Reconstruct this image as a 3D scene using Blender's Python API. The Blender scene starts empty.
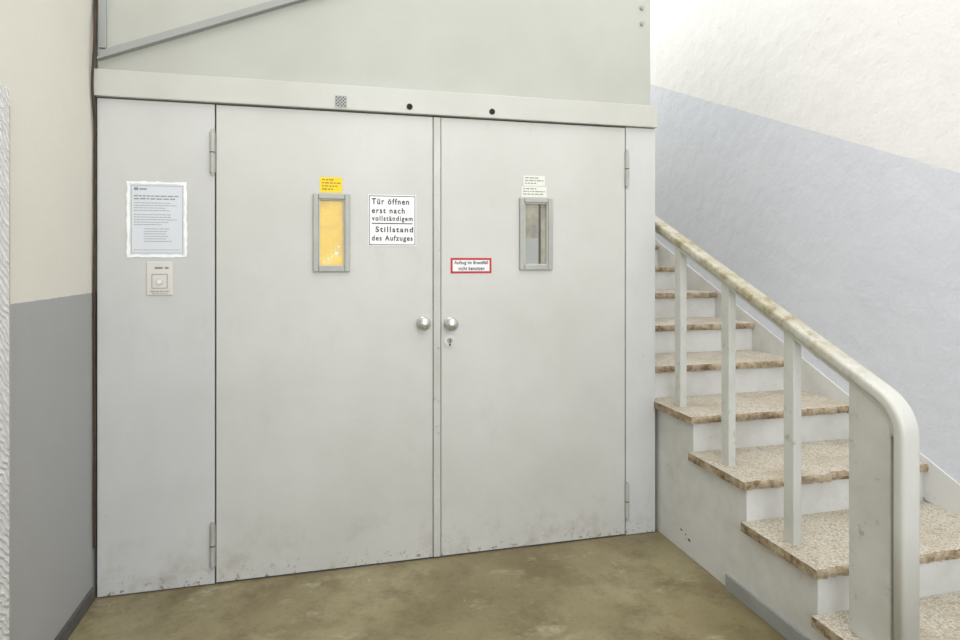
import bpy, bmesh, math, random
from mathutils import Vector, Matrix
random.seed(7)
scene = bpy.context.scene
scene.view_settings.view_transform = 'Standard'
COL = scene.collection

# ---------------------------------------------------------------- materials
def srgb(r, g, b):
    def f(c):
        c /= 255.0
        return c/12.92 if c <= 0.04045 else ((c+0.055)/1.055)**2.4
    return (f(r), f(g), f(b), 1.0)

class NT:
    def __init__(self, name):
        self.m = bpy.data.materials.new(name)
        self.m.use_nodes = True
        self.t = self.m.node_tree
        self.b = self.t.nodes['Principled BSDF']
    def n(self, typ, **kw):
        nd = self.t.nodes.new(typ)
        for k, v in kw.items():
            setattr(nd, k, v)
        return nd
    def l(self, a, b):
        self.t.links.new(a, b)
    def pos(self):
        return self.n('ShaderNodeNewGeometry').outputs['Position']
    def noise(self, scale, detail=4, rough=0.6, vec=None, stretch=None):
        nd = self.n('ShaderNodeTexNoise')
        nd.inputs['Scale'].default_value = scale
        nd.inputs['Detail'].default_value = detail
        nd.inputs['Roughness'].default_value = rough
        v = vec or self.pos()
        if stretch:
            mp = self.n('ShaderNodeMapping')
            mp.inputs['Scale'].default_value = stretch
            self.l(v, mp.inputs['Vector']); v = mp.outputs['Vector']
        self.l(v, nd.inputs['Vector'])
        return nd.outputs['Fac']
    def ramp(self, fac, p0, p1, c0=(0,0,0,1), c1=(1,1,1,1)):
        r = self.n('ShaderNodeValToRGB')
        r.color_ramp.elements[0].position = p0
        r.color_ramp.elements[1].position = p1
        r.color_ramp.elements[0].color = c0
        r.color_ramp.elements[1].color = c1
        self.l(fac, r.inputs['Fac'])
        return r.outputs['Color']
    def mix(self, fac, a, b, mode='MIX'):
        m = self.n('ShaderNodeMix', data_type='RGBA', blend_type=mode)
        F, A, B = m.inputs[0], m.inputs[6], m.inputs[7]
        for s, v in ((F, fac), (A, a), (B, b)):
            if hasattr(v, 'node'):
                self.l(v, s)
            else:
                s.default_value = v
        return m.outputs[2]
    def math(self, op, a, b=0.0):
        m = self.n('ShaderNodeMath', operation=op)
        for i, v in enumerate((a, b)):
            if hasattr(v, 'node'): self.l(v, m.inputs[i])
            else: m.inputs[i].default_value = v
        return m.outputs[0]
    def bump(self, h, strength=0.2, dist=0.01):
        b = self.n('ShaderNodeBump')
        b.inputs['Strength'].default_value = strength
        b.inputs['Distance'].default_value = dist
        self.l(h, b.inputs['Height'])
        self.l(b.outputs['Normal'], self.b.inputs['Normal'])
    def col(self, c):
        if hasattr(c, 'node'): self.l(c, self.b.inputs['Base Color'])
        else: self.b.inputs['Base Color'].default_value = c
    def done(self, rough=0.6, metal=0.0):
        self.b.inputs['Roughness'].default_value = rough
        self.b.inputs['Metallic'].default_value = metal
        return self.m

def flat(name, c, rough=0.6, metal=0.0, var=0.0):
    t = NT(name)
    if var:
        d = (c[0]*(1-var), c[1]*(1-var), c[2]*(1-var), 1)
        t.col(t.mix(t.ramp(t.noise(9, 5), 0.4, 0.65), c, d))
    else:
        t.col(c)
    return t.done(rough, metal)

def painted_metal(name, c, rough=0.42, dirt=True):
    t = NT(name)
    d = (c[0]*0.90, c[1]*0.90, c[2]*0.885, 1)
    big = t.ramp(t.noise(1.6, 5, 0.6), 0.38, 0.68)
    col = t.mix(big, c, d)
    if dirt:
        sep = t.n('ShaderNodeSeparateXYZ'); t.l(t.pos(), sep.inputs[0])
        low = t.n('ShaderNodeMapRange')
        t.l(sep.outputs['Z'], low.inputs['Value'])
        low.inputs['From Min'].default_value = 0.0
        low.inputs['From Max'].default_value = 0.32
        low.inputs['To Min'].default_value = 0.55
        low.inputs['To Max'].default_value = 0.0
        st = t.ramp(t.noise(6, 8, 0.75), 0.50, 0.66)
        col = t.mix(t.math('MULTIPLY', low.outputs[0], st), col, srgb(160, 150, 130))
        sp = t.ramp(t.noise(38, 3, 0.6), 0.71, 0.76)
        col = t.mix(t.math('MULTIPLY', sp, 0.35), col, srgb(140, 132, 115))
        smear = t.ramp(t.noise(5, 7, 0.7, stretch=(1, 1, 0.5)), 0.58, 0.74)
        col = t.mix(t.math('MULTIPLY', smear, 0.25), col, srgb(172, 168, 156))
        edge = t.n('ShaderNodeMapRange'); t.l(sep.outputs['Z'], edge.inputs['Value'])
        edge.inputs['From Min'].default_value = 0.0; edge.inputs['From Max'].default_value = 0.09
        edge.inputs['To Min'].default_value = 1.0; edge.inputs['To Max'].default_value = 0.0
        ch = t.ramp(t.noise(34, 5, 0.7), 0.56, 0.64)
        col = t.mix(t.math('MULTIPLY', edge.outputs[0], ch), col, srgb(122, 94, 62))
    t.col(col)
    t.bump(t.noise(2.5, 3), 0.12, 0.03)
    return t.done(rough)

M_door = painted_metal('paint_door_grey', srgb(205, 205, 199))
M_panel = painted_metal('paint_panel_grey', srgb(205, 206, 203))
M_upper = painted_metal('paint_upper_grey', srgb(184, 186, 177), dirt=False)
M_lintel = painted_metal('paint_lintel_grey', srgb(198, 199, 191), dirt=False)
M_beam = painted_metal('paint_beam_grey', srgb(160, 163, 159), dirt=False)
M_hinge = flat('hinge_paint', srgb(182, 183, 176), 0.4, var=0.2)
M_dark = flat('gap_dark', srgb(38, 34, 30), 0.9)
M_rust = flat('cable_brown', srgb(74, 58, 42), 0.8, var=0.4)
M_steel = flat('steel_satin', srgb(205, 205, 200), 0.28, 0.85)
M_white = flat('sign_white', srgb(238, 238, 237), 0.4)
M_paper = flat('paper_white', srgb(216, 220, 224), 0.3)
M_tape = flat('frame_putty_white', srgb(248, 248, 246), 0.6)
M_black = flat('print_black', srgb(28, 28, 30), 0.6)
M_greyprint = flat('print_grey', srgb(140, 143, 147), 0.7)
M_sleeve = flat('sleeve_edge', srgb(160, 164, 166), 0.4)
M_red = flat('sign_red', srgb(190, 24, 40), 0.5)
M_yellow = flat('label_yellow', srgb(242, 208, 14), 0.5)
M_ylprint = flat('label_print', srgb(150, 115, 20), 0.6)
M_wframe = flat('window_frame_grey', srgb(172, 173, 166), 0.45, 0.1, var=0.12)
M_ivory = flat('label_ivory', srgb(226, 228, 216), 0.5)
M_butt = flat('button_plate', srgb(218, 215, 206), 0.4, var=0.06)
M_skirt = flat('skirting_grey', srgb(156, 158, 155), 0.6, var=0.15)
M_base = flat('baseboard_dark', srgb(92, 90, 86), 0.7, var=0.25)

def worn(name, c0, c1, wear, p0, p1, s=22, amt=0.6):
    t = NT(name)
    a = t.mix(t.ramp(t.noise(4, 5), 0.4, 0.7), c0, c1)
    a = t.mix(t.math('MULTIPLY', t.ramp(t.noise(s, 6, 0.7), p0, p1), amt), a, wear)
    t.col(a); return t.done(0.42)
M_rail = worn('paint_rail_worn', srgb(206, 207, 200), srgb(190, 191, 182), srgb(150, 142, 118), 0.60, 0.68)
M_strip = worn('paint_strip_worn', srgb(200, 201, 194), srgb(186, 186, 178), srgb(140, 122, 92), 0.60, 0.66, 30, 0.5)

def glass_mat(name, c1, c2, grid, p0=0.35, p1=0.7):
    t = NT(name)
    sep = t.n('ShaderNodeSeparateXYZ'); t.l(t.pos(), sep.inputs[0])
    gx = t.math('FRACT', t.math('MULTIPLY', sep.outputs['X'], 1/0.034))
    gz = t.math('FRACT', t.math('MULTIPLY', sep.outputs['Z'], 1/0.055))
    lines = t.math('MAXIMUM', t.math('LESS_THAN', gx, 0.05), t.math('LESS_THAN', gz, 0.04))
    col = t.mix(t.ramp(t.noise(14, 3), p0, p1), c1, c2)
    col = t.mix(t.math('MULTIPLY', lines, 0.4), col, grid)
    t.col(col)
    return t.done(0.12)
M_gl1 = glass_mat('glass_yellow', srgb(228, 194, 40), srgb(214, 172, 34), srgb(188, 150, 40))
M_gl2 = glass_mat('glass_grey', srgb(172, 168, 150), srgb(140, 140, 132), srgb(120, 118, 110))

# floor
t = NT('floor_concrete')
a = t.mix(t.ramp(t.noise(1.3, 6, 0.62), 0.36, 0.66), srgb(116, 104, 70), srgb(150, 140, 106))
a = t.mix(t.math('MULTIPLY', t.ramp(t.noise(4.5, 8, 0.7), 0.48, 0.70), 0.8), a, srgb(98, 84, 54))
a = t.mix(t.math('MULTIPLY', t.ramp(t.noise(3.2, 8, 0.75, stretch=(1, 1.8, 1)), 0.56, 0.68), 0.65), a, srgb(176, 169, 140))
a = t.mix(t.math('MULTIPLY', t.ramp(t.noise(55, 5, 0.7), 0.56, 0.70), 0.55), a, srgb(80, 70, 46))
scr = t.ramp(t.noise(9, 8, 0.8, stretch=(2.2, 0.5, 1)), 0.62, 0.67)
a = t.mix(t.math('MULTIPLY', scr, 0.5), a, srgb(190, 184, 162))
t.col(a); t.bump(t.noise(30, 6), 0.08, 0.005)
M_floor = t.done(0.36)

# terrazzo
t = NT('terrazzo_tread')
v = t.n('ShaderNodeTexVoronoi'); v.inputs['Scale'].default_value = 130
t.l(t.pos(), v.inputs['Vector'])
a = t.mix(t.ramp(v.outputs['Distance'], 0.3, 0.6), srgb(216, 210, 196), srgb(190, 180, 162))
sv = t.n('ShaderNodeSeparateColor'); t.l(v.outputs['Color'], sv.inputs[0])
a = t.mix(t.math('MULTIPLY', t.math('GREATER_THAN', sv.outputs[0], 0.82), 0.55), a, srgb(140, 126, 108))
a = t.mix(t.math('MULTIPLY', t.ramp(t.noise(5, 6, 0.7), 0.46, 0.68), 0.55), a, srgb(158, 142, 114))
t.col(a); M_tread = t.done(0.5)
t = NT('terrazzo_worn_edge')
a = t.mix(t.ramp(t.noise(16, 6, 0.75), 0.42, 0.62), srgb(180, 166, 140), srgb(112, 88, 58))
t.col(a); t.bump(t.noise(60, 5), 0.5, 0.006); M_edge = t.done(0.75)
# risers / stringer
t = NT('paint_stringer')
a = t.mix(t.ramp(t.noise(3, 6, 0.65), 0.42, 0.72), srgb(216, 216, 211), srgb(192, 191, 183))
a = t.mix(t.math('MULTIPLY', t.ramp(t.noise(26, 6, 0.75), 0.62, 0.70), 0.5), a, srgb(150, 138, 118))
t.col(a); t.bump(t.noise(22, 4), 0.15, 0.006); M_string = t.done(0.6)

# two tone walls
def wall_mat(name, hi, lo, slope, base, lumps, spots):
    t = NT(name)
    sep = t.n('ShaderNodeSeparateXYZ'); t.l(t.pos(), sep.inputs[0])
    h = t.math('SUBTRACT', sep.outputs['Z'], t.math('MULTIPLY', sep.outputs['Y'], slope))
    wob = t.math('MULTIPLY', t.math('SUBTRACT', t.noise(14, 3), 0.5), 0.008)
    f = t.math('GREATER_THAN', t.math('ADD', h, wob), base)
    hi2 = t.mix(t.ramp(t.noise(1.4, 5), 0.4, 0.7), hi, (hi[0]*.95, hi[1]*.95, hi[2]*.945, 1))
    lo2 = t.mix(t.ramp(t.noise(1.8, 5), 0.4, 0.7), lo, (lo[0]*.95, lo[1]*.95, lo[2]*.955, 1))
    if spots:
        hi2 = t.mix(t.math('MULTIPLY', t.ramp(t.noise(24, 4, 0.7), 0.66, 0.72), 0.4), hi2, srgb(165, 160, 150))
    t.col(t.mix(f, lo2, hi2))
    t.bump(t.noise(11, 5, 0.55), lumps, 0.02)
    return t.done(0.75)
M_wl = wall_mat('plaster_left', srgb(218, 214, 203), srgb(164, 164, 163), 0.0, 1.262, 0.15, False)
M_wr = wall_mat('plaster_right', srgb(238, 237, 235), srgb(219, 222, 229), 0.424, 2.114, 0.35, True)
M_wall = flat('plaster_plain', srgb(230, 229, 225), 0.8)
# white embossed door
t = NT('white_embossed')
w = t.n('ShaderNodeTexWave', wave_type='BANDS', bands_direction='DIAGONAL')
w.inputs['Scale'].default_value = 24; w.inputs['Distortion'].default_value = 5
t.l(t.pos(), w.inputs['Vector'])
t.col(t.mix(w.outputs['Fac'], srgb(226, 224, 220), srgb(246, 246, 246))); t.bump(w.outputs['Fac'], 0.8, 0.01); M_emb = t.done(0.4)
# hand rail cap: grey paint worn through on the sloping part
t = NT('rail_cap_worn')
sep = t.n('ShaderNodeSeparateXYZ'); t.l(t.pos(), sep.inputs[0])
mr = t.n('ShaderNodeMapRange'); t.l(sep.outputs['Y'], mr.inputs['Value'])
mr.inputs['From Min'].default_value = -1.30; mr.inputs['From Max'].default_value = -0.9
f = t.math('MULTIPLY', mr.outputs[0], t.ramp(t.noise(9, 6, 0.75), 0.30, 0.62))
a = t.mix(f, srgb(202, 202, 194), srgb(164, 155, 124))
a = t.mix(t.math('MULTIPLY', mr.outputs[0], t.math('MULTIPLY', t.ramp(t.noise(18, 7, 0.8), 0.52, 0.62), 0.6)), a, srgb(126, 112, 78))
a = t.mix(t.math('MULTIPLY', t.ramp(t.noise(30, 6, 0.75), 0.64, 0.70), 0.4), a, srgb(140, 130, 104))
t.col(a)
M_cap = t.done(0.38)

# ---------------------------------------------------------------- geometry
def finish(name, bm, mats, parent=None, bevel=0, smooth=False):
    me = bpy.data.meshes.new(name)
    bmesh.ops.recalc_face_normals(bm, faces=bm.faces)
    bm.to_mesh(me); bm.free()
    for m in mats: me.materials.append(m)
    o = bpy.data.objects.new(name, me)
    COL.objects.link(o)
    if parent: o.parent = parent
    if bevel:
        b = o.modifiers.new('bevel', 'BEVEL'); b.width = bevel; b.segments = 2
        b.limit_method = 'ANGLE'; b.angle_limit = math.radians(40)
    if smooth:
        for p in me.polygons: p.use_smooth = True
    return o

def add_box(bm, x0, x1, y0, y1, z0, z1, mi=0):
    vs = [bm.verts.new(p) for p in ((x0,y0,z0),(x1,y0,z0),(x1,y1,z0),(x0,y1,z0),(x0,y0,z1),(x1,y0,z1),(x1,y1,z1),(x0,y1,z1))]
    for f in ((0,3,2,1),(4,5,6,7),(0,1,5,4),(1,2,6,5),(2,3,7,6),(3,0,4,7)):
        fc = bm.faces.new([vs[i] for i in f]); fc.material_index = mi

def boxes(name, lst, mats, parent=None, bevel=0):
    bm = bmesh.new()
    for b in lst: add_box(bm, *b)
    return finish(name, bm, mats, parent, bevel)

def add_cyl(bm, c, r, depth, axis='Y', seg=28, mi=0, r2=None):
    rot = {'Y': Matrix.Rotation(math.radians(90), 4, 'X'), 'Z': Matrix.Identity(4), 'X': Matrix.Rotation(math.radians(90), 4, 'Y')}[axis]
    res = bmesh.ops.create_cone(bm, cap_ends=True, segments=seg, radius1=r, radius2=r if r2 is None else r2, depth=depth, matrix=Matrix.Translation(c) @ rot)
    for v in res['verts']:
        for f in v.link_faces: f.material_index = mi

def lathe(name, c, prof, mat, parent, seg=32):
    bm = bmesh.new(); rings = []
    for r, d in prof:
        rings.append([bm.verts.new((c[0]+max(r,1e-4)*math.cos(2*math.pi*i/seg), c[1]-d, c[2]+max(r,1e-4)*math.sin(2*math.pi*i/seg))) for i in range(seg)])
    for a, b in zip(rings, rings[1:]):
        for i in range(seg):
            bm.faces.new((a[i], a[(i+1)%seg], b[(i+1)%seg], b[i]))
    bm.faces.new(rings[-1])
    return finish(name, bm, [mat], parent, smooth=True)

def text(name, body, x0, x1, z0, z1, y, mat, parent, spacing=1.0, bold=0.0):
    cu = bpy.data.curves.new(name+'_c', 'FONT'); cu.body = body
    cu.space_character = spacing; cu.offset = bold; cu.resolution_u = 4
    tmp = bpy.data.objects.new(name+'_t', cu); COL.objects.link(tmp)
    dg = bpy.context.evaluated_depsgraph_get()
    me = bpy.data.meshes.new_from_object(tmp.evaluated_get(dg))
    bpy.data.objects.remove(tmp)
    xs = [v.co.x for v in me.vertices]; ys = [v.co.y for v in me.vertices]
    ax, bx, ay, by = min(xs), max(xs), min(ys), max(ys)
    for v in me.vertices:
        v.co = Vector((x0+(v.co.x-ax)/(bx-ax)*(x1-x0), y, z0+(v.co.y-ay)/(by-ay)*(z1-z0)))
    me.materials.clear(); me.materials.append(mat)
    o = bpy.data.objects.new(name, me); COL.objects.link(o); o.parent = parent
    return o

def scribble(bm, x0, x1, z, h, y, fill=1.0, mi=0):
    x = x0; end = x0+(x1-x0)*fill
    while x < end-h:
        w = min(random.uniform(1.5, 5)*h, end-x)
        add_box(bm, x, x+w, y, y+0.0004, z, z+h, mi); x += w+h*0.8

def empty(name, loc=(0,0,0)):
    e = bpy.data.objects.new(name, None); e.empty_display_size = 0.1
    COL.objects.link(e); return e

# ---- room shell
H = 4.6; YB = -4.6; YF = 3.9; XL = -0.012; XR = 3.480
boxes('floor', [(-0.2, XR+0.2, YB-0.2, YF+0.2, -0.15, 0.0)], [M_floor])
boxes('ceiling', [(-0.2, XR+0.2, YB-0.2, YF+0.2, H, H+0.15)], [M_wall])
boxes('wall_left', [(-0.2, XL, YB, YF, 0, H)], [M_wl])
boxes('wall_right', [(XR, XR+0.2, YB, YF, 0, H)], [M_wr])
boxes('wall_far', [(-0.2, XR+0.2, YF, YF+0.2, 0, H)], [M_wall])
boxes('wall_near', [(-0.2, 0.4, YB-0.2, YB, 0, H), (3.0, XR+0.2, YB-0.2, YB, 0, H),
                    (0.4, 3.0, YB-0.2, YB, 0, 0.9), (0.4, 3.0, YB-0.2, YB, 3.6, H)], [M_wall])
boxes('window_1', [(0.4, 0.46, YB-0.12, YB-0.06, 0.9, 3.6), (2.94, 3.0, YB-0.12, YB-0.06, 0.9, 3.6),
                   (1.67, 1.73, YB-0.12, YB-0.06, 0.9, 3.6), (0.46, 2.94, YB-0.12, YB-0.06, 0.9, 0.96),
                   (0.46, 2.94, YB-0.12, YB-0.06, 3.54, 3.6)], [M_white])
boxes('baseboard_left', [(XL, XL+0.012, -0.69, -0.012, 0, 0.055)], [M_base], bevel=0.002)

# open white door leaf at the left
d3 = empty('door_3')
boxes('leaf', [(XL+0.002, XL+0.022, -1.62, -0.728, 0.004, 1.905)], [M_emb], d3, 0.003)
boxes('edge_strip', [(XL+0.001, XL+0.008, -0.722, -0.690, 0.004, 1.862)], [M_hinge], d3, 0.002)
bm = bmesh.new()
add_cyl(bm, (XL+0.026, -1.5, 1.0), 0.022, 0.008, 'X'); add_cyl(bm, (XL+0.045, -1.5, 1.0), 0.009, 0.04, 'X')
add_box(bm, XL+0.055, XL+0.07, -1.51, -1.38, 0.99, 1.01)
finish('door_handle', bm, [M_steel], d3, 0.002)

# ---- lift enclosure
en = empty('elevator_enclosure')
boxes('shaft_core', [(0.012, 2.548, 0.034, 3.88, 0.0, H-0.01)], [M_upper], en)
boxes('gap_backing', [(0.002, 2.55, 0.030, 0.0335, 0.0, 2.07)], [M_dark], en)
boxes('side_panel', [(0.004, 0.455, 0.0, 0.029, 0.004, 2.065)], [M_panel], en, 0.002)
boxes('right_frame', [(2.391, 2.556, -0.002, 0.029, 0.003, 2.067), (2.549, 2.556, 0.029, 0.32, 0.003, 2.07)], [M_panel], en, 0.002)
boxes('lintel', [(-0.006, 2.558, -0.022, 0.029, 2.070, 2.180), ], [M_lintel], en, 0.003)
boxes('upper_panel', [(0.004, 2.530, 0.004, 0.03, 2.182, H-0.02)], [M_upper], en, 0.002)
bm = bmesh.new()
def slant(bm, x0, x1, zo0, zo1, y0, y1, mi=0):
    vs = []
    for x in (x0, x1):
        for y, zo in ((y0, zo0), (y1, zo0), (y1, zo1), (y0, zo1)):
            vs.append(bm.verts.new((x, y, 2.212+0.405*x+zo)))
    for f in ((0,1,2,3),(7,6,5,4),(0,4,5,1),(1,5,6,2),(2,6,7,3),(3,7,4,0)):
        bm.faces.new([vs[i] for i in f]).material_index = mi
slant(bm, 0.012, 2.52, 0.0, 0.010, -0.030, 0.003)
slant(bm, 0.012, 2.52, 0.010, 0.042, -0.008, 0.003)
add_box(bm, 0.012, 0.040, -0.012, 0.003, 2.27, H-0.02)
finish('inclined_profile', bm, [M_beam], en, 0.0015)
bm = bmesh.new()
for z in (2.68, 2.60): add_cyl(bm, (2.482, -0.001, z), 0.011, 0.012, mi=0)
finish('bolts', bm, [M_beam], en, 0.002)
bm = bmesh.new()
for x in (1.292, 1.685):
    add_cyl(bm, (x, -0.023, 2.10), 0.014, 0.004, mi=0); add_cyl(bm, (x, -0.026, 2.10), 0.010, 0.004, mi=1)
finish('lintel_holes', bm, [M_rust, M_dark], en)  # dark discs standing in for two holes in the lintel
bm = bmesh.new()
add_box(bm, 0.958, 1.010, -0.025, -0.022, 2.078, 2.130, 0)
for i in range(6):
    for j in range(6):
        if (i+j) % 2: add_box(bm, 0.962+i*0.0075, 0.967+i*0.0075, -0.0256, -0.025, 2.083+j*0.0075, 2.088+j*0.0075, 1)
finish('lintel_plate', bm, [M_beam, M_dark], en)
boxes('sill', [(0.012, 2.55, 0.0, 0.03, 0.0, 0.003)], [M_base], en)

# ---- doors
def hinge(name, x, z0, z1, parent):
    bm = bmesh.new()
    add_cyl(bm, (x, -0.009, (z0+z1)/2), 0.0095, z1-z0, 'Z', 16)
    add_cyl(bm, (x, -0.009, z1+0.006), 0.006, 0.012, 'Z', 12)
    add_cyl(bm, (x, -0.009, z0-0.006), 0.006, 0.012, 'Z', 12)
    add_cyl(bm, (x, -0.009, (z0+z1)/2), 0.0102, 0.004, 'Z', 16, 1)
    add_box(bm, x-0.012, x+0.012, -0.004, 0.0, z0, z1)
    finish(name, bm, [M_hinge, M_dark], parent)

def leaf(x0, x1, parent, hole):
    hx0, hx1, hz0, hz1 = hole
    boxes('leaf', [(x0, hx0, 0, 0.028, 0.008, 2.063), (hx1, x1, 0, 0.028, 0.008, 2.063),
                   (hx0, hx1, 0, 0.028, 0.008, hz0), (hx0, hx1, 0, 0.028, hz1, 2.063)], [M_door], parent)

def vision(parent, x0, x1, z0, z1, gm):
    w = 0.024
    bm = bmesh.new()
    for b in ((x0, x0+w, z0, z1), (x1-w, x1, z0, z1), (x0+w, x1-w, z0, z0+w), (x0+w, x1-w, z1-w, z1)):
        add_box(bm, b[0], b[1], -0.015, -0.0, b[2], b[3])
    finish('window_frame', bm, [M_wframe], parent, 0.004)
    s = 0.006
    boxes('glazing_bead', [(x0+w, x0+w+s, -0.008, 0.010, z0+w, z1-w), (x1-w-s, x1-w, -0.008, 0.010, z0+w, z1-w),
          (x0+w+s, x1-w-s, -0.008, 0.010, z0+w, z0+w+s), (x0+w+s, x1-w-s, -0.008, 0.010, z1-w-s, z1-w)], [M_lintel], parent, 0.002)
    boxes('glass_pane', [(x0+w, x1-w, 0.006, 0.012, z0+w, z1-w)], [gm], parent)

d1 = empty('door_1')
leaf(0.462, 1.403, d1, (0.885, 1.003, 1.364, 1.670))
vision(d1, 0.863, 1.025, 1.342, 1.692, M_gl1)
boxes('meeting_strip', [(1.406, 1.440, -0.007, 0.02, 0.008, 2.063)], [M_strip], d1, 0.003)
hinge('hinge_upper', 0.447, 1.77, 1.945, d1); hinge('hinge_lower', 0.447, 0.08, 0.26, d1)
knobp = [(0.030, 0), (0.030, 0.005), (0.024, 0.008), (0.012, 0.011), (0.011, 0.026), (0.022, 0.032), (0.029, 0.040), (0.030, 0.050), (0.026, 0.058), (0.015, 0.064), (0.0, 0.066)]
lathe('knob', (1.357, 0, 1.102), knobp, M_steel, d1)
bm = bmesh.new()
for cx, cz, r in ((0.965, 1.425, 0.016), (0.930, 1.40, 0.010), (0.975, 1.455, 0.009), (0.945, 1.41, 0.007), (0.913, 1.387, 0.008)):
    pts = [bm.verts.new((cx+(r if i % 2 == 0 else r*0.35)*math.cos(i*math.pi/4+0.4), 0.0055, cz+(r if i % 2 == 0 else r*0.35)*math.sin(i*math.pi/4+0.4))) for i in range(8)]
    bm.faces.new(pts)
finish('painted_glint', bm, [M_white], d1)  # star-shaped reflection on the pane, drawn as white mesh

d2 = empty('door_2')
leaf(1.444, 2.386, d2, (1.848, 1.973, 1.368, 1.675))
vision(d2, 1.826, 1.995, 1.346, 1.697, M_gl2)
boxes('car_door_edge', [(1.928, 1.938, 0.003, 0.0055, 1.376, 1.667)], [M_base], d2)
boxes('car_wall_edge', [(1.858, 1.926, 0.003, 0.0055, 1.376, 1.50)], [M_beam], d2)
hinge('hinge_upper', 2.395, 1.77, 1.94, d2); hinge('hinge_lower', 2.395, 0.09, 0.26, d2)
lathe('knob', (1.486, 0, 1.096), knobp, M_steel, d2)
bm = bmesh.new()
add_cyl(bm, (1.484, -0.003, 1.014), 0.028, 0.006, mi=0)
add_cyl(bm, (1.484, -0.008, 1.017), 0.013, 0.006, mi=2)
add_box(bm, 1.482, 1.486, -0.0115, -0.011, 1.008, 1.026, 1)
add_box(bm, 1.480, 1.488, -0.0065, -0.006, 0.992, 1.003, 1)
finish('keyhole', bm, [M_steel, M_dark, M_beam], d2, 0.001)

# ---- signs
sg = empty('door_instruction_sign')
bm = bmesh.new()
add_box(bm, 1.105, 1.325, -0.002, -0.0002, 1.460, 1.694, 0)
x0, x1, z0, z1, w = 1.109, 1.321, 1.464, 1.690, 0.003
for b in ((x0, x1, z0, z0+w), (x0, x1, z1-w, z1), (x0, x0+w, z0+w, z1-w), (x1-w, x1, z0+w, z1-w)):
    add_box(bm, b[0], b[1], -0.0026, -0.002, b[2], b[3], 1)
add_box(bm, 1.122, 1.309, -0.0026, -0.002, 1.561, 1.565, 1)
for sx in (1.116, 1.314):
    for sz in (1.471, 1.683): add_cyl(bm, (sx, -0.003, sz), 0.003, 0.002, seg=12, mi=2)
finish('plate', bm, [M_white, M_black, M_steel], sg)
for i, (s, a, b, z, h) in enumerate((('Tür öffnen', 1.122, 1.292, 1.650, 0.028), ('erst nach', 1.122, 1.272, 1.609, 0.026),
        ('vollständigem', 1.122, 1.309, 1.568, 0.030), ('Stillstand', 1.139, 1.311, 1.523, 0.026), ('des Aufzuges', 1.122, 1.309, 1.477, 0.031))):
    text('line_%d' % (i+1), s, a, b, z, z+h, -0.0028, M_black, sg, 1.25, 0.022)

fs = empty('fire_notice_sign')
bm = bmesh.new()
add_box(bm, 1.488, 1.687, -0.0015, -0.0002, 1.332, 1.405, 0)
add_box(bm, 1.498, 1.677, -0.0019, -0.0015, 1.342, 1.395, 1)
finish('plate', bm, [M_red, M_white], fs)
text('line_1', 'Aufzug im Brandfall', 1.505, 1.670, 1.370, 1.392, -0.0022, M_black, fs, 1.05, 0.025)
text('line_2', 'nicht benutzen', 1.526, 1.652, 1.346, 1.365, -0.0022, M_black, fs, 1.05, 0.025)

bm = bmesh.new()
add_box(bm, 0.893, 0.990, -0.0015, -0.0002, 1.698, 1.768, 0)
for i, f in enumerate((0.7, 1.0, 0.85, 0.6)): scribble(bm, 0.902, 0.982, 1.753-i*0.014, 0.005, -0.002, f, 1)
finish('yellow_label', bm, [M_yellow, M_ylprint])
bm = bmesh.new()
add_box(bm, 1.848, 1.958, -0.0015, -0.0002, 1.756, 1.805, 0)
for i, f in enumerate((0.8, 1.0, 0.6)): scribble(bm, 1.856, 1.95, 1.792-i*0.013, 0.005, -0.002, f, 1)
finish('capacity_label', bm, [M_ivory, M_greyprint])
bm = bmesh.new()
add_box(bm, 1.838, 1.966, -0.0015, -0.0002, 1.701, 1.752, 0)
for i, f in enumerate((0.6, 1.0, 1.0)): scribble(bm, 1.846, 1.958, 1.739-i*0.013, 0.005, -0.002, f, 1)
finish('capacity_label.001', bm, [M_ivory, M_greyprint])

# sheet in a clear sleeve puttied on the side panel
bm = bmesh.new()
add_box(bm, 0.124, 0.337, -0.0020, -0.0004, 1.417, 1.717, 0)
def ribbon(closed_pts, wmin, wmax, y):
    inner, outer = [], []
    for (x, z, nx, nz) in closed_pts:
        a, b = random.uniform(wmin, wmax), random.uniform(wmin, wmax)
        inner.append(bm.verts.new((x-nx*a, y, z-nz*a))); outer.append(bm.verts.new((x+nx*b, y, z+nz*b)))
    m = len(inner)
    for i in range(m):
        j = (i+1) % m
        f = bm.faces.new((inner[i], inner[j], outer[j], outer[i])); f.material_index = 1
A, B, C, D = 0.121, 0.340, 1.413, 1.720
N = 18; P = []
for i in range(N): P.append((A+(B-A)*i/N, C, -0.7 if i == 0 else 0, -1))
for i in range(N): P.append((B, C+(D-C)*i/N, 1, -0.7 if i == 0 else 0))
for i in range(N): P.append((B-(B-A)*i/N, D, 0.7 if i == 0 else 0, 1))
for i in range(N): P.append((A, D-(D-C)*i/N, -1, 0.7 if i == 0 else 0))
ribbon(P, 0.003, 0.008, -0.0030)
for b in ((0.131, 0.330, 1.4245, 1.4265), (0.131, 0.330, 1.7065, 1.7085), (0.131, 0.133, 1.4265, 1.7065), (0.328, 0.330, 1.4265, 1.7065)):
    add_box(bm, b[0], b[1], -0.0026, -0.002, b[2], b[3], 3)
add_box(bm, 0.142, 0.158, -0.0024, -0.002, 1.688, 1.700, 2)
scribble(bm, 0.162, 0.20, 1.690, 0.006, -0.0024, 1, 2)
scribble(bm, 0.142, 0.318, 1.662, 0.005, -0.0024, 1.0, 2)
scribble(bm, 0.142, 0.318, 1.650, 0.005, -0.0024, 0.9, 2)
z = 1.634
for i in range(15):
    if i in (4, 9): z -= 0.007
    scribble(bm, 0.142 if i < 9 else 0.18, 0.318, z, 0.0026, -0.0024, random.uniform(0.6, 1.0), 2); z -= 0.0105
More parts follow.
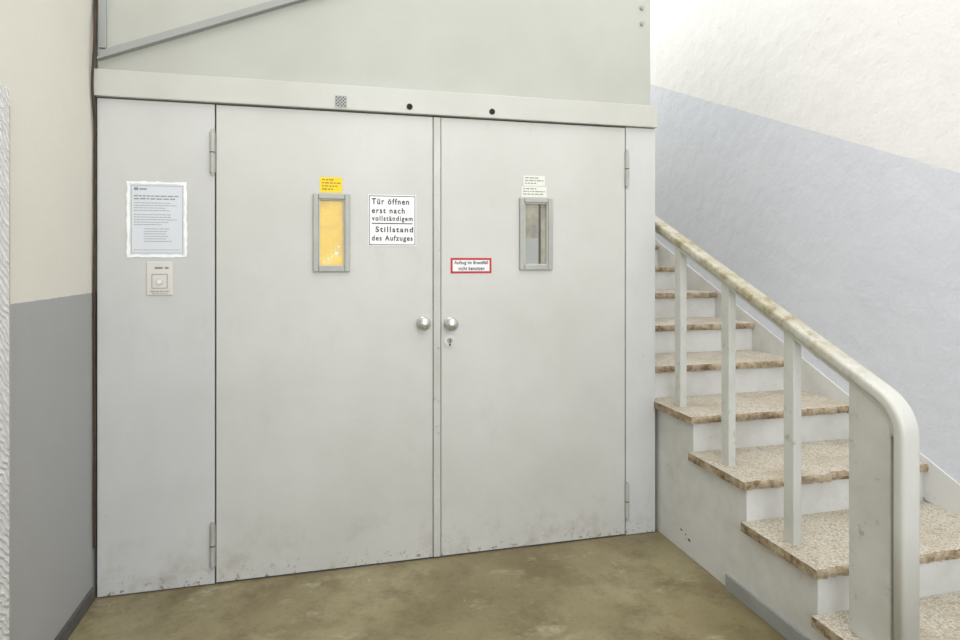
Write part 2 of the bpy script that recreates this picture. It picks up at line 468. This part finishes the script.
scribble(bm, 0.142, 0.318, 1.437, 0.0022, -0.0024, 1, 2)
finish('notice_sheet', bm, [M_paper, M_tape, M_greyprint, M_sleeve], None)

cb = empty('call_button_panel')
bm = bmesh.new()
add_box(bm, 0.190, 0.291, -0.006, -0.0002, 1.247, 1.388, 0)
finish('plate', bm, [M_butt], cb, 0.003)
bm = bmesh.new()
for b in ((0.210, 0.2125), (0.2685, 0.271)): add_box(bm, b[0], b[1], -0.007, -0.006, 1.276, 1.337, 0)
for b in ((1.276, 1.2785), (1.3345, 1.337)): add_box(bm, 0.2125, 0.2685, -0.007, -0.006, b[0], b[1], 0)
add_cyl(bm, (0.2405, -0.008, 1.305), 0.013, 0.005, mi=1)
add_cyl(bm, (0.2405, -0.011, 1.305), 0.009, 0.003, mi=2)
scribble(bm, 0.222, 0.275, 1.358, 0.009, -0.0066, 1, 3)
scribble(bm, 0.205, 0.278, 1.262, 0.004, -0.0066, 1, 3)
scribble(bm, 0.212, 0.27, 1.254, 0.003, -0.0066, 1, 3)
finish('button', bm, [M_greyprint, M_steel, M_white, M_greyprint], cb)

# cable in the corner
cu = bpy.data.curves.new('c', 'CURVE'); cu.dimensions = '3D'; cu.bevel_depth = 0.0045; cu.bevel_resolution = 3
sp = cu.splines.new('BEZIER'); pts = []
z = H-0.02
while z > 0.02:
    pts.append((-0.004+random.uniform(-0.0015, 0.003), -0.0065+random.uniform(-0.002, 0.002), z)); z -= 0.19
pts = [(p[0]+(0.012*math.exp(-((p[2]-2.35)/0.12)**2)), p[1]-(0.026 if 2.0 < p[2] < 2.3 else 0), p[2]) for p in pts]
sp.bezier_points.add(len(pts)-1)
for b, p in zip(sp.bezier_points, pts):
    b.co = p; b.handle_left_type = b.handle_right_type = 'AUTO'
tmp = bpy.data.objects.new('tmp', cu); COL.objects.link(tmp)
me = bpy.data.meshes.new_from_object(tmp.evaluated_get(bpy.context.evaluated_depsgraph_get())); bpy.data.objects.remove(tmp)
me.materials.clear(); me.materials.append(M_rust)
o = bpy.data.objects.new('corner_cable', me); COL.objects.link(o)

# ---- staircase
st = empty('staircase')
RI, RU, NS = 0.168, 0.3725, 12
SX0, SX1 = 2.576, XR
ny = [-1.455+RU*i for i in range(NS)]
nz = [RI*(i+1) for i in range(NS)]
TH = 0.036; NO = 0.028
YE = YF-0.005
prof = [(ny[0]+NO, 0.0)]
for i in range(NS):
    prof.append((ny[i]+NO, nz[i]-TH))
    prof.append(((ny[i+1]+NO) if i < NS-1 else YE, nz[i]-TH))
prof.append((YE, 0.0))
bm = bmesh.new()
va = [bm.verts.new((SX0, y, z)) for y, z in prof]; vb = [bm.verts.new((SX1-0.001, y, z)) for y, z in prof]
bm.faces.new(va); bm.faces.new(vb[::-1])
for i in range(len(prof)):
    j = (i+1) % len(prof); bm.faces.new((va[i], va[j], vb[j], vb[i]))
finish('stair_body', bm, [M_string], st, 0.003)

def tread(i):
    y0 = ny[i]; y1 = (ny[i+1]+NO-0.0005) if i < NS-1 else YE
    zt = nz[i]; zb = zt-TH
    bm = bmesh.new()
    xa = 2.548 if i < 4 else 2.577
    xb = SX1-0.010
    n = 60; rows = []
    for k in range(n+1):
        x = xa+(xb-xa)*k/n
        j = lambda s: random.uniform(-s, s)
        chip = 0.010 if (random.random() < 0.08) else 0
        if i == 2 and 28 <= k <= 33: chip = 0.020      # broken nosing
        yf = y0+j(0.0018)
        pr = [(y1, zb), (y0+NO*0.8, zb), (yf+0.003+chip, zb+0.004+j(0.002)), (yf+chip*0.5, zb+TH*0.5), (yf+0.001+chip*0.6, zt-0.008), (yf+0.008+chip, zt-0.0005), (y0+0.034, zt), (y1, zt)]
        rows.append([bm.verts.new((x, y, z)) for y, z in pr])
    for a, b in zip(rows, rows[1:]):
        for q in range(8):
            r = (q+1) % 8
            f = bm.faces.new((a[q], a[r], b[r], b[q]))
            f.material_index = 1 if q in (0, 1, 2, 3, 4) else 0
    f = bm.faces.new(rows[0]); f.material_index = 1
    f = bm.faces.new(rows[-1][::-1]); f.material_index = 1
    return finish('tread_%d' % (i+1), bm, [M_tread, M_edge], st)
for i in range(NS): tread(i)
o4 = bpy.data.objects['tread_4']
for v in o4.data.vertices:
    if v.co.x < 2.573 and v.co.y > -0.02: v.co.y = min(v.co.y, -0.004)
# wall side skirting, sloped
bm = bmesh.new()
sl = RI/RU
def zz(y): return nz[0]+sl*(y-ny[0])
pp = [(ny[0]-0.02, zz(ny[0]-0.02)-0.14), (ny[0]-0.02, zz(ny[0]-0.02)+0.02), (ny[-1], zz(ny[-1])+0.02), (YE, zz(ny[-1])+0.06), (YE, zz(ny[-1])-0.10), (ny[-1], zz(ny[-1])-0.28)]
va = [bm.verts.new((SX1-0.009, y, z)) for y, z in pp]; vb = [bm.verts.new((SX1-0.0005, y, z)) for y, z in pp]
bm.faces.new(va); bm.faces.new(vb[::-1])
for i in range(len(pp)):
    j = (i+1) % len(pp); bm.faces.new((va[i], va[j], vb[j], vb[i]))
finish('wall_stringer', bm, [M_string], st, 0.003)
boxes('trim_1', [(SX0-0.010, SX0-0.0005, -1.42, -0.557, 0.0, 0.062)], [M_skirt], bevel=0.002)
bm = bmesh.new()
for (y, z, a, b) in ((-0.21, 0.100, 0.012, 0.005), (-0.245, 0.093, 0.007, 0.004), (-0.275, 0.078, 0.012, 0.007)):
    pts = [bm.verts.new((SX0-0.0006, y+a*math.cos(k*math.pi/5)*random.uniform(.6, 1.2), z+b*math.sin(k*math.pi/5)*random.uniform(.6, 1.2))) for k in range(10)]
    bm.faces.new(pts)
finish('paint_chips', bm, [M_base], st)

# ---- railing
ra = empty('stair_railing')
RX = 2.622
def zr(y): return 1.152+0.447*(y+0.881)
path = []
yA = -1.262
y = 3.0
while y > yA: path.append((y, zr(y))); y -= 0.25
yE = -1.348
P0 = Vector((yA, zr(yA))); P1 = Vector((yE, zr(yE))); P2 = Vector((yE, zr(yE)-0.085))
for k in range(13):
    s = k/12; p = P0*(1-s)**2+P1*2*s*(1-s)+P2*s*s; path.append((p.x, p.y))
path.append((yE, 0.6)); path.append((yE, 0.170))
def sweep(name, path, w, h, off, r, mat, seg=5):
    sec = []
    for cx, cy, a0 in ((w/2-r, h/2-r, 0), (-w/2+r, h/2-r, 90), (-w/2+r, -h/2+r, 180), (w/2-r, -h/2+r, 270)):
        for k in range(seg+1):
            a = math.radians(a0+90*k/seg); sec.append((cx+r*math.cos(a), cy+r*math.sin(a)+off))
    bm = bmesh.new(); rings = []
    P = [Vector(p) for p in path]
    for i, p in enumerate(P):
        if i == 0: tg = (P[1]-P[0]).normalized()
        elif i == len(P)-1: tg = (P[-1]-P[-2]).normalized()
        else: tg = ((P[i+1]-p).normalized()+(p-P[i-1]).normalized()).normalized()
        nm = Vector((tg.y, -tg.x))
        rings.append([bm.verts.new((RX+a, p.x+nm.x*b, p.y+nm.y*b)) for a, b in sec])
    m = len(sec)
    for a, b in zip(rings, rings[1:]):
        for q in range(m): bm.faces.new((a[q], a[(q+1)%m], b[(q+1)%m], b[q]))
    bm.faces.new(rings[0]); bm.faces.new(rings[-1][::-1])
    return finish(name, bm, [mat], ra, smooth=True)
sweep('handrail_cap', path, 0.068, 0.042, 0.0, 0.014, M_cap)
low = [p for p in path[:-2]]
sweep('handrail_bar', low, 0.044, 0.014, -0.027, 0.003, M_rail)
k = 0
for i in range(1, 11):
    yb = -0.130+RU*(i-3)+(-0.006 if i == 1 else 0); k += 1
    boxes('baluster_%d' % k, [(RX-0.018, RX+0.018, yb-0.026, yb+0.026, RI*(i+1)-0.002, zr(yb)-0.026)], [M_rail], ra, 0.003)
bm = bmesh.new()
vs = []
for x in (RX-0.020, RX+0.020):
    for (y, z) in ((-1.156, 0.167), (-1.312, 0.167), (-1.312, zr(-1.312)-0.042), (-1.156, zr(-1.156)-0.026)):
        vs.append(bm.verts.new((x, y, z)))
for f in ((0,1,2,3),(7,6,5,4),(0,4,5,1),(1,5,6,2),(2,6,7,3),(3,7,4,0)): bm.faces.new([vs[i] for i in f])
finish('newel_panel', bm, [M_rail], ra, 0.004)

# ---- lights
def area(name, loc, rot, sx, sy, e, c):
    l = bpy.data.lights.new(name, 'AREA'); l.shape = 'RECTANGLE'; l.size = sx; l.size_y = sy; l.energy = e; l.color = c
    o = bpy.data.objects.new(name, l); o.location = loc; o.rotation_euler = [math.radians(a) for a in rot]; COL.objects.link(o)
area('window_light', (1.7, YB+0.02, 2.25), (90, 0, 0), 2.5, 2.6, 90, (0.99, 0.99, 1.0))
area('stairwell_light', (1.75, -1.6, H-0.05), (0, 0, 0), 2.6, 3.2, 64, (0.97, 0.985, 1.0))
# added lamp under the closed ceiling, brightens the right wall and upper flight
area('upper_flight_fill', (2.75, 1.5, H-0.06), (0, -38, 0), 0.35, 3.4, 44, (0.98, 0.985, 1.0))
area('landing_fill', (3.02, YF-0.03, 3.4), (-90, 0, 0), 0.8, 1.4, 30, (0.97, 0.98, 1.0))  # added fill for right wall and stairs; far wall has no window
w = bpy.data.worlds.new('world'); scene.world = w; w.use_nodes = True
sky = w.node_tree.nodes.new('ShaderNodeTexSky'); sky.sky_type = 'PREETHAM'
w.node_tree.links.new(sky.outputs[0], w.node_tree.nodes['Background'].inputs[0])
w.node_tree.nodes['Background'].inputs[1].default_value = 1.0

cam = bpy.data.cameras.new('camera'); cam.sensor_width = 36; cam.lens = 22.95; cam.shift_y = -61/960
cam.clip_start = 0.02
co = bpy.data.objects.new('camera', cam); COL.objects.link(co)
co.location = (0.928, -2.83, 1.40); co.rotation_euler = (math.radians(90), 0, math.radians(-13.95))
scene.camera = co
